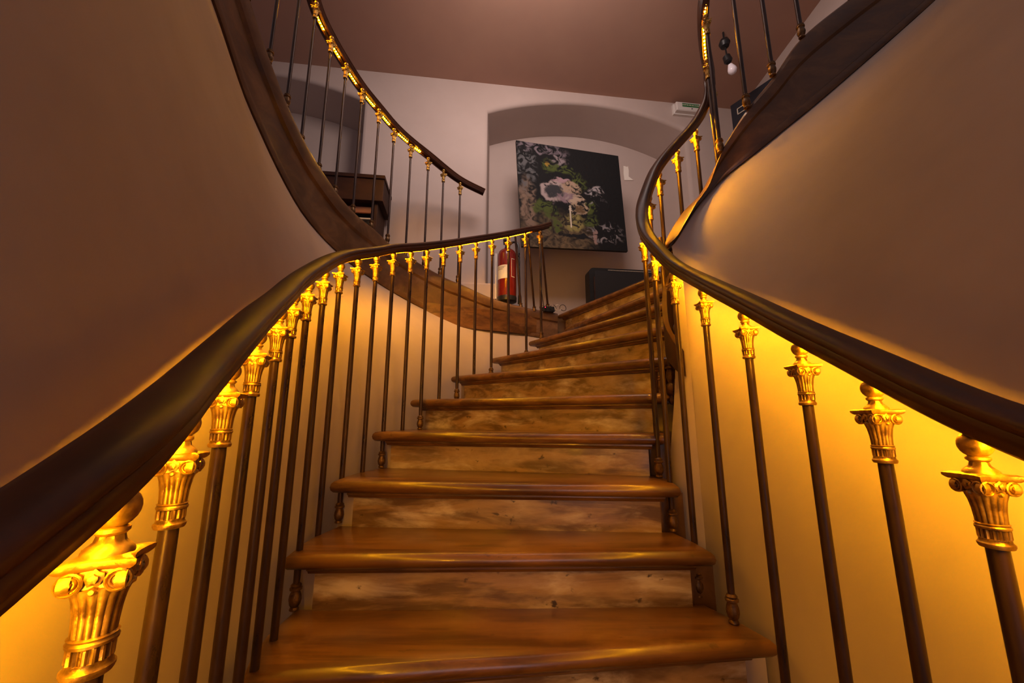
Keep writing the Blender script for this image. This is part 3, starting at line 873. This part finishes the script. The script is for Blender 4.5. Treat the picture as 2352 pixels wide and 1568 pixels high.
def painting():
    front = [wallhit(u, v, .0) for u, v in ((1198, 565), (1442, 577), (1420, 358), (1185, 322))]
    front = [p * .985 for p in front]
    # hangs square: side edges from the averaged size, tilted a few degrees in its plane
    c = sum(front, Vector()) / 4
    root = empty('painting', (c.x, c.y, min(p.z for p in front)), 'dark abstract flower painting hanging tilted in the arched niche', 'painting')
    bk = [p - WN * .035 for p in front]
    mb = MB(); mb.add(front + bk, [(3, 2, 1, 0)] )
    mb.v = list(front); mb.f = [(0, 1, 2, 3)]
    me = bpy.data.meshes.new('canvas')
    org = c
    me.from_pydata([tuple(p - org) for p in front] + [tuple(p - org) for p in bk], [],
                   [(0, 1, 2, 3), (7, 6, 5, 4), (0, 4, 5, 1), (1, 5, 6, 2), (2, 6, 7, 3), (3, 7, 4, 0)])
    me.materials.append(painting_material()); me.materials.append(M['black'])
    uv = me.uv_layers.new(name='UVMap')
    co = [(0, 0), (1, 0), (1, 1), (0, 1)]
    for poly in me.polygons:
        poly.material_index = 0 if poly.index == 0 else 1
        for li, vi in zip(poly.loop_indices, poly.vertices): uv.data[li].uv = co[vi % 4]
    o = bpy.data.objects.new('canvas', me); link(o, root, org)
    st = MB()
    for i in range(4):
        a, b = bk[i], bk[(i + 1) % 4]
        ce = (a + b) / 2 + WN * .015; d = b - a
        m = Matrix((d.normalized(), WN, d.normalized().cross(WN))).transposed()
        st.box(ce - (ce - c).normalized() * .03, (d.length - .02, .024, .03), tilt=m)
    st.build('stretcher', M['darkwood'], root)
painting()

# ------------------------------------------------------------------ fire extinguisher
def extinguisher():
    s = -.06; base = wp(s, -.10, 1.05); x, y, z = base
    r = .088
    root = empty('fire_extinguisher', base, 'red fire extinguisher with a pale label hung on the back wall', 'fire extinguisher')
    mb = MB(); mb.lathe([(r * .96, .035), (r, .04), (r, .44), (r * .97, .465), (r * .85, .492), (r * .6, .512), (r * .3, .522), (.02, .525)], base, 32)
    body = mb.build('cylinder', M['red'], root, None, True, 40)
    mb = MB(); mb.lathe([(r * .86, 0), (r * 1.02, .004), (r * 1.03, .04), (r * .99, .05)], base, 32); mb.build('foot_ring', M['blackmetal'], root, None, True, 40)
    def wrap(a0, a1, z0, z1, mt, nm, lift=.0012):
        mb = MB(); vs = []; K = 10
        for i in range(K + 1):
            a = a0 + (a1 - a0) * i / K
            for rr in (r, r + lift):
                for zz in (z0, z1): vs.append((x + rr * math.cos(a), y + rr * math.sin(a), z + zz))
        fs = []
        for i in range(K):
            q = i * 4
            fs += [(q + 2, q + 6, q + 7, q + 3), (q + 1, q + 3, q + 7, q + 5), (q, q + 4, q + 6, q + 2)]
        fs += [(0, 2, 3, 1), (K * 4 + 1, K * 4 + 3, K * 4 + 2, K * 4)]
        mb.add(vs, fs); return mb.build(nm, mt, root, None, True)
    R_ = math.radians
    wrap(R_(195), R_(282), .205, .335, M['paper'], 'label')
    for a0, a1, z0, z1 in ((298, 300, .22, .40), (300, 322, .395, .40), (300, 322, .22, .225)):
        wrap(R_(a0), R_(a1), z0, z1, M['paper'], 'printed_line')
    for j in range(3): wrap(R_(205 + j), R_(262 - 9 * j), .318 - j * .012, .321 - j * .012, M['blackmetal'], 'printed_line', .0018)
    mb = MB(); mb.lathe([(.022, .522), (.024, .53), (.018, .55), (.018, .575)], base, 16)
    mb.build('valve', M['blackmetal'], root, None, True)
    mb = MB(); mb.box((x - .02, y - .03, z + .585), (.03, .12, .012)); mb.box((x - .02, y - .035, z + .61), (.026, .13, .01)); mb.build('lever', M['blackmetal'], root)
    hp = catmull([(x + .015, y - .01, z + .565), (x + .07, y - .02, z + .585), (x + .108, y - .03, z + .53), (x + .112, y - .03, z + .30), (x + .118, y - .02, z + .06)], 6)
    mb = MB(); mb.tube(hp, .011, 8); hose = mb.build('hose', M['blackmetal'], root, None, True)
    mb = MB(); mb.lathe([(.011, 0), (.016, -.02), (.019, -.09), (.015, -.092)], (x + .118, y - .02, z + .07), 12); mb.build('nozzle', M['blackmetal'], hose, None, True)
    mb = MB(); mb.box(base + Vector((-.105, .05, .27)), (.012, .03, .45)); mb.box(base + Vector((0, .095, .3)), (.12, .01, .3)); mb.build('bracket', M['white'], root)
extinguisher()

# ------------------------------------------------------------------ black panel box on the floor of the niche
def panel_box():
    zb = ZLAND + .02; zt_ = at(1420, 626, 3.72).z
    a = wallhit(1343, 640, -.02); b = wallhit(1506, 640, -.02)
    s0 = (a - WO).dot(WU); s1 = (b - WO).dot(WU)
    root = empty('panel_heater', wp((s0 + s1) / 2, -.05, zb), 'black box with rounded corners and a perforated top edge, below the painting', 'heater')
    w_ = s1 - s0; h_ = zt_ - zb; r = .045
    def rr(w0, h0, r0):
        out = []
        for cx, cz, a0 in ((w0 / 2 - r0, h0 - r0, 0), (-w0 / 2 + r0, h0 - r0, 90), (-w0 / 2 + r0, r0, 180), (w0 / 2 - r0, r0, 270)):
            for i in range(5):
                t = math.radians(a0 + 90 * i / 4); out.append((cx + r0 * math.cos(t), cz + r0 * math.sin(t)))
        return out
    def slab(nm, w0, h0, r0, d0, d1, z0, mt, par):
        o = rr(w0, h0, r0); n = len(o); mb = MB(); sc = (s0 + s1) / 2
        mb.add([wp(sc + x, d0, zb + z0 + z) for x, z in o] + [wp(sc + x, d1, zb + z0 + z) for x, z in o],
               [tuple(range(n)), tuple(reversed(range(n, 2 * n)))] + [(i, (i + 1) % n, n + (i + 1) % n, n + i) for i in range(n)])
        return mb.build(nm, mt, par, None, True, 40)
    slab('case', w_, h_, r, -.03, -.16, 0, M['black'], root)
    slab('front_panel', w_ - .10, h_ - .06, .02, -.16, -.168, .03, M['blackmetal'], root)
    # perforated strip: two rows of small pale-edged holes along the top
    mb = MB(); sc = (s0 + s1) / 2
    for row in range(2):
        for i in range(44):
            xx = -w_ / 2 + .19 + i * (w_ - .24) / 44 + row * .004
            mb.lathe([(.0040, 0), (.0030, .004), (.0012, .001)], wp(sc + xx, -.161, zb + h_ - .018 - row * .013), 6, tuple(WN))
    o = mb.build('perforation', M['white'], root); o['kind'] = 'stuff'
    mb = MB(); mb.box(wp(s0 + .045, -.166, zb + h_ * .45), (.012, .012, h_ * .7), WA); mb.build('side_trim', M['iron'], root)
    for sx in (-1, 1):
        mb = MB(); mb.box(wp(sc + sx * w_ * .38, -.1, zb - .012), (.05, .12, .03), WA); mb.build('foot', M['blackmetal'], root)
panel_box()

# ------------------------------------------------------------------ emergency exit sign
def exit_sign():
    c = wallhit(1579, 250, -.05)
    s = (c - WO).dot(WU); z = c.z
    w_, h_, d_ = .31, .125, .085
    root = empty('exit_sign', wp(s, 0, z - h_ / 2), 'white emergency exit light box with a green text band on the back wall', 'sign')
    mb = MB()
    vs = []
    for (ww, hh, dd) in ((w_, h_, 0), (w_, h_, .03), (w_ - .02, h_ - .02, .033), (w_ - .02, h_ - .02, .075), (w_ - .035, h_ - .035, .085)):
        for sx, sz in ((-1, -1), (1, -1), (1, 1), (-1, 1)): vs.append(wp(s + sx * ww / 2, -dd, z + sz * hh / 2))
    mb.add(vs, [(j * 4 + i, j * 4 + (i + 1) % 4, j * 4 + 4 + (i + 1) % 4, j * 4 + 4 + i) for j in range(4) for i in range(4)] + [(3, 2, 1, 0), (16, 17, 18, 19)])
    mb.build('housing', M['white'], root)
    mb = MB(); mb.box(wp(s + .02, -.0865, z + .012), (.20, .003, .042), WA); band = mb.build('text_band', M['green'], root)
    cu = bpy.data.curves.new('lettering', 'FONT'); cu.body = 'SORTIE DE SECOURS'; cu.size = .0215; cu.align_x = 'CENTER'; cu.align_y = 'CENTER'; cu.extrude = .0006
    to = bpy.data.objects.new('tmp', cu); COL.objects.link(to)
    dg = bpy.context.evaluated_depsgraph_get(); dg.update()
    me = bpy.data.meshes.new_from_object(to.evaluated_get(dg)); me.name = 'lettering'
    bpy.data.objects.remove(to)
    me.materials.clear(); me.materials.append(M['paper'])
    lo = bpy.data.objects.new('lettering', me)
    link(lo, band, wp(s + .02, -.0888, z + .012)); lo.rotation_euler = (math.pi / 2, 0, WA)
    mb = MB(); mb.lathe([(.006, 0), (.006, .006), (.003, .008)], wp(s + .03, -.084, z - .028), 10, tuple(WN)); mb.build('pilot_lamp', M['blackmetal'], root)
exit_sign()

# ------------------------------------------------------------------ spot lamp on the ceiling
def spot():
    p = at(1664, 100, 3.05); q = at(1671, 136, 3.05); b = at(1681, 158, 3.05)
    root = empty('spot_lamp', q, 'small black ceiling spot lamp with a frosted white bulb behind the right balusters', 'lamp')
    top = Vector((p.x, p.y, CEIL))
    mb = MB(); mb.tube([top, p], .008, 8); mb.build('stem', M['blackmetal'], root)
    mb = MB(); mb.lathe([(.005, -.045), (.035, -.035), (.048, 0), (.036, .034), (.006, .045)], p, 16); mb.build('joint', M['blackmetal'], root, None, True)
    mb = MB(); mb.tube([p, q], .007, 8); mb.build('arm', M['blackmetal'], root)
    ax = (b - q).normalized()
    mb = MB(); mb.lathe([(.012, -.045), (.032, -.03), (.036, .02), (.024, .035)], q, 16, tuple(ax)); mb.build('socket', M['blackmetal'], root, None, True)
    mb = MB(); mb.lathe([(.018, -.045), (.024, -.03), (.036, .0), (.038, .02), (.026, .042), (.006, .052)], b, 18, tuple(ax)); mb.build('bulb', M['bulb'], root, None, True)
spot()

# ------------------------------------------------------------------ dark board on the right side wall
def board_right():
    p1 = at(1677, 243, 3.55); p2 = at(1768, 184, 3.22)
    p2.z = p1.z
    d = (p2 - p1); d.z = 0; L_ = d.length * 1.5; d.normalize(); nr = Vector((d.y, -d.x, 0))
    if nr.x > 0: nr = -nr
    c = p1 + d * L_ / 2
    rz = math.atan2(d.y, d.x)
    root = empty('notice_board', (c.x, c.y, p1.z - .55), 'dark board with a small pale square, half hidden behind the right balusters', 'board')
    mb = MB(); mb.box((c.x - nr.x * .02, c.y - nr.y * .02, p1.z - .275), (L_, .03, .55), rz); mb.build('panel', M['navy'], root)
    mb = MB(); e = p1 + d * .10 - Vector((0, 0, .12)) + nr * .002
    for dx, dz, sx, sz in ((0, .03, .07, .008), (0, -.03, .07, .008), (-.033, 0, .008, .06), (.033, 0, .008, .06)):
        mb.box(e + d * dx + Vector((0, 0, dz)), (sx, .008, sz), rz)
    mb.build('square_outline', M['ivory'], root)
board_right()

# ------------------------------------------------------------------ dark desk behind the left branch
def desk():
    Y = 3.12
    tr = at(883, 405, Y); br = at(883, 462, Y)
    x1 = tr.x; zt_ = tr.z; zb_ = br.z; x0 = x1 - 1.05; dp = .34
    fl = ZLAND - .02
    root = empty('writing_desk', ((x0 + x1) / 2, Y + .17, fl), 'dark brown wooden desk with a deep overhanging top box, behind the upper left balusters', 'desk')
    # slight turn like the wall behind it
    def bx(nm, xa, xb, ya, yb, za, zb2, mt):
        mb = MB()
        c = Vector(((xa + xb) / 2 , (ya + yb) / 2, (za + zb2) / 2))
        off = Vector((c.x - x1, c.y - Y, 0)); off.rotate(Matrix.Rotation(WA, 3, 'Z'))
        c2 = Vector((x1 + off.x, Y + off.y, c.z))
        mb.box(c2, (xb - xa, yb - ya, zb2 - za), WA)
        me_o = mb.build(nm, mt, root)
        md = me_o.modifiers.new('bevel', 'BEVEL'); md.width = .004; md.segments = 2
        return me_o
    bx('top_box', x0, x1, Y, Y + dp, zb_, zt_, M['darkwood'])
    bx('top_board', x0 - .01, x1 + .008, Y - .012, Y + dp, zt_ - .03, zt_ + .004, M['darkwood'])
    bx('back_panel', x0 + .06, x1 - .06, Y + .16, Y + .18, zb_ - .30, zb_, M['black'])
    bx('drawer_front', x0 + .08, x1 - .10, Y + .06, Y + .08, zb_ - .085, zb_ - .028, M['warmwood'])
    bx('shelf', x0 + .06, x1 - .10, Y + .05, Y + .16, zb_ - .150, zb_ - .135, M['ivory'])
    bx('apron', x0 + .06, x1 - .09, Y + .06, Y + .16, zb_ - .205, zb_ - .165, M['black'])
    for xx in (x0 + .05, x1 - .13): bx('leg', xx, xx + .055, Y + .05, Y + .12, fl, zb_ - .165, M['black'])
    bx('side_panel', x1 - .075, x1 - .045, Y + .03, Y + dp, fl, zb_, M['darkwood'])
    bx('side_panel', x0 + .02, x0 + .05, Y + .03, Y + dp, fl, zb_, M['darkwood'])
desk()

# ------------------------------------------------------------------ power adapter and cables at the end of the left stringer
def adapter():
    c = at(1254, 705, 3.47)
    root = empty('power_adapter', (c.x, c.y, ZLAND), 'small black power adapter with looped cables on the landing corner', 'adapter')
    mb = MB(); mb.box((c.x + .02, c.y, ZLAND + .03), (.10, .06, .045), .3); o = mb.build('housing', M['blackmetal'], root)
    mb = MB(); mb.lathe([(.004, 0), (.004, .004)], (c.x - .01, c.y - .045, ZLAND + .04), 8, (0, -1, 0)); mb.build('pilot_light', M['redlight'], root)
    rnd = random.Random(3)
    for j in range(5):
        cx = c.x - .03 + j * .045; pts = []
        for i in range(9):
            a = i / 8 * 2 * math.pi * .9 + j
            pts.append((cx + .03 * math.cos(a), c.y - .02 + .02 * math.sin(a * 1.3), ZLAND + .04 + .026 * math.sin(a)))
        mb = MB(); mb.tube(catmull(pts, 4), .0025, 6); mb.build('cable', M['white'] if j == 3 else M['blackmetal'], root, None, True)
    e = at(1246, 640, 3.12)
    mb = MB(); mb.tube(catmull([at(1240, 540, 3.09), at(1243, 590, 3.085), at(1241, 640, 3.085), at(1247, 690, 3.085), at(1250, 705, 3.3), (c.x, c.y - .03, ZLAND + .03)], 6), .003, 6)
    mb.build('cable', M['blackmetal'], root, None, True)
adapter()
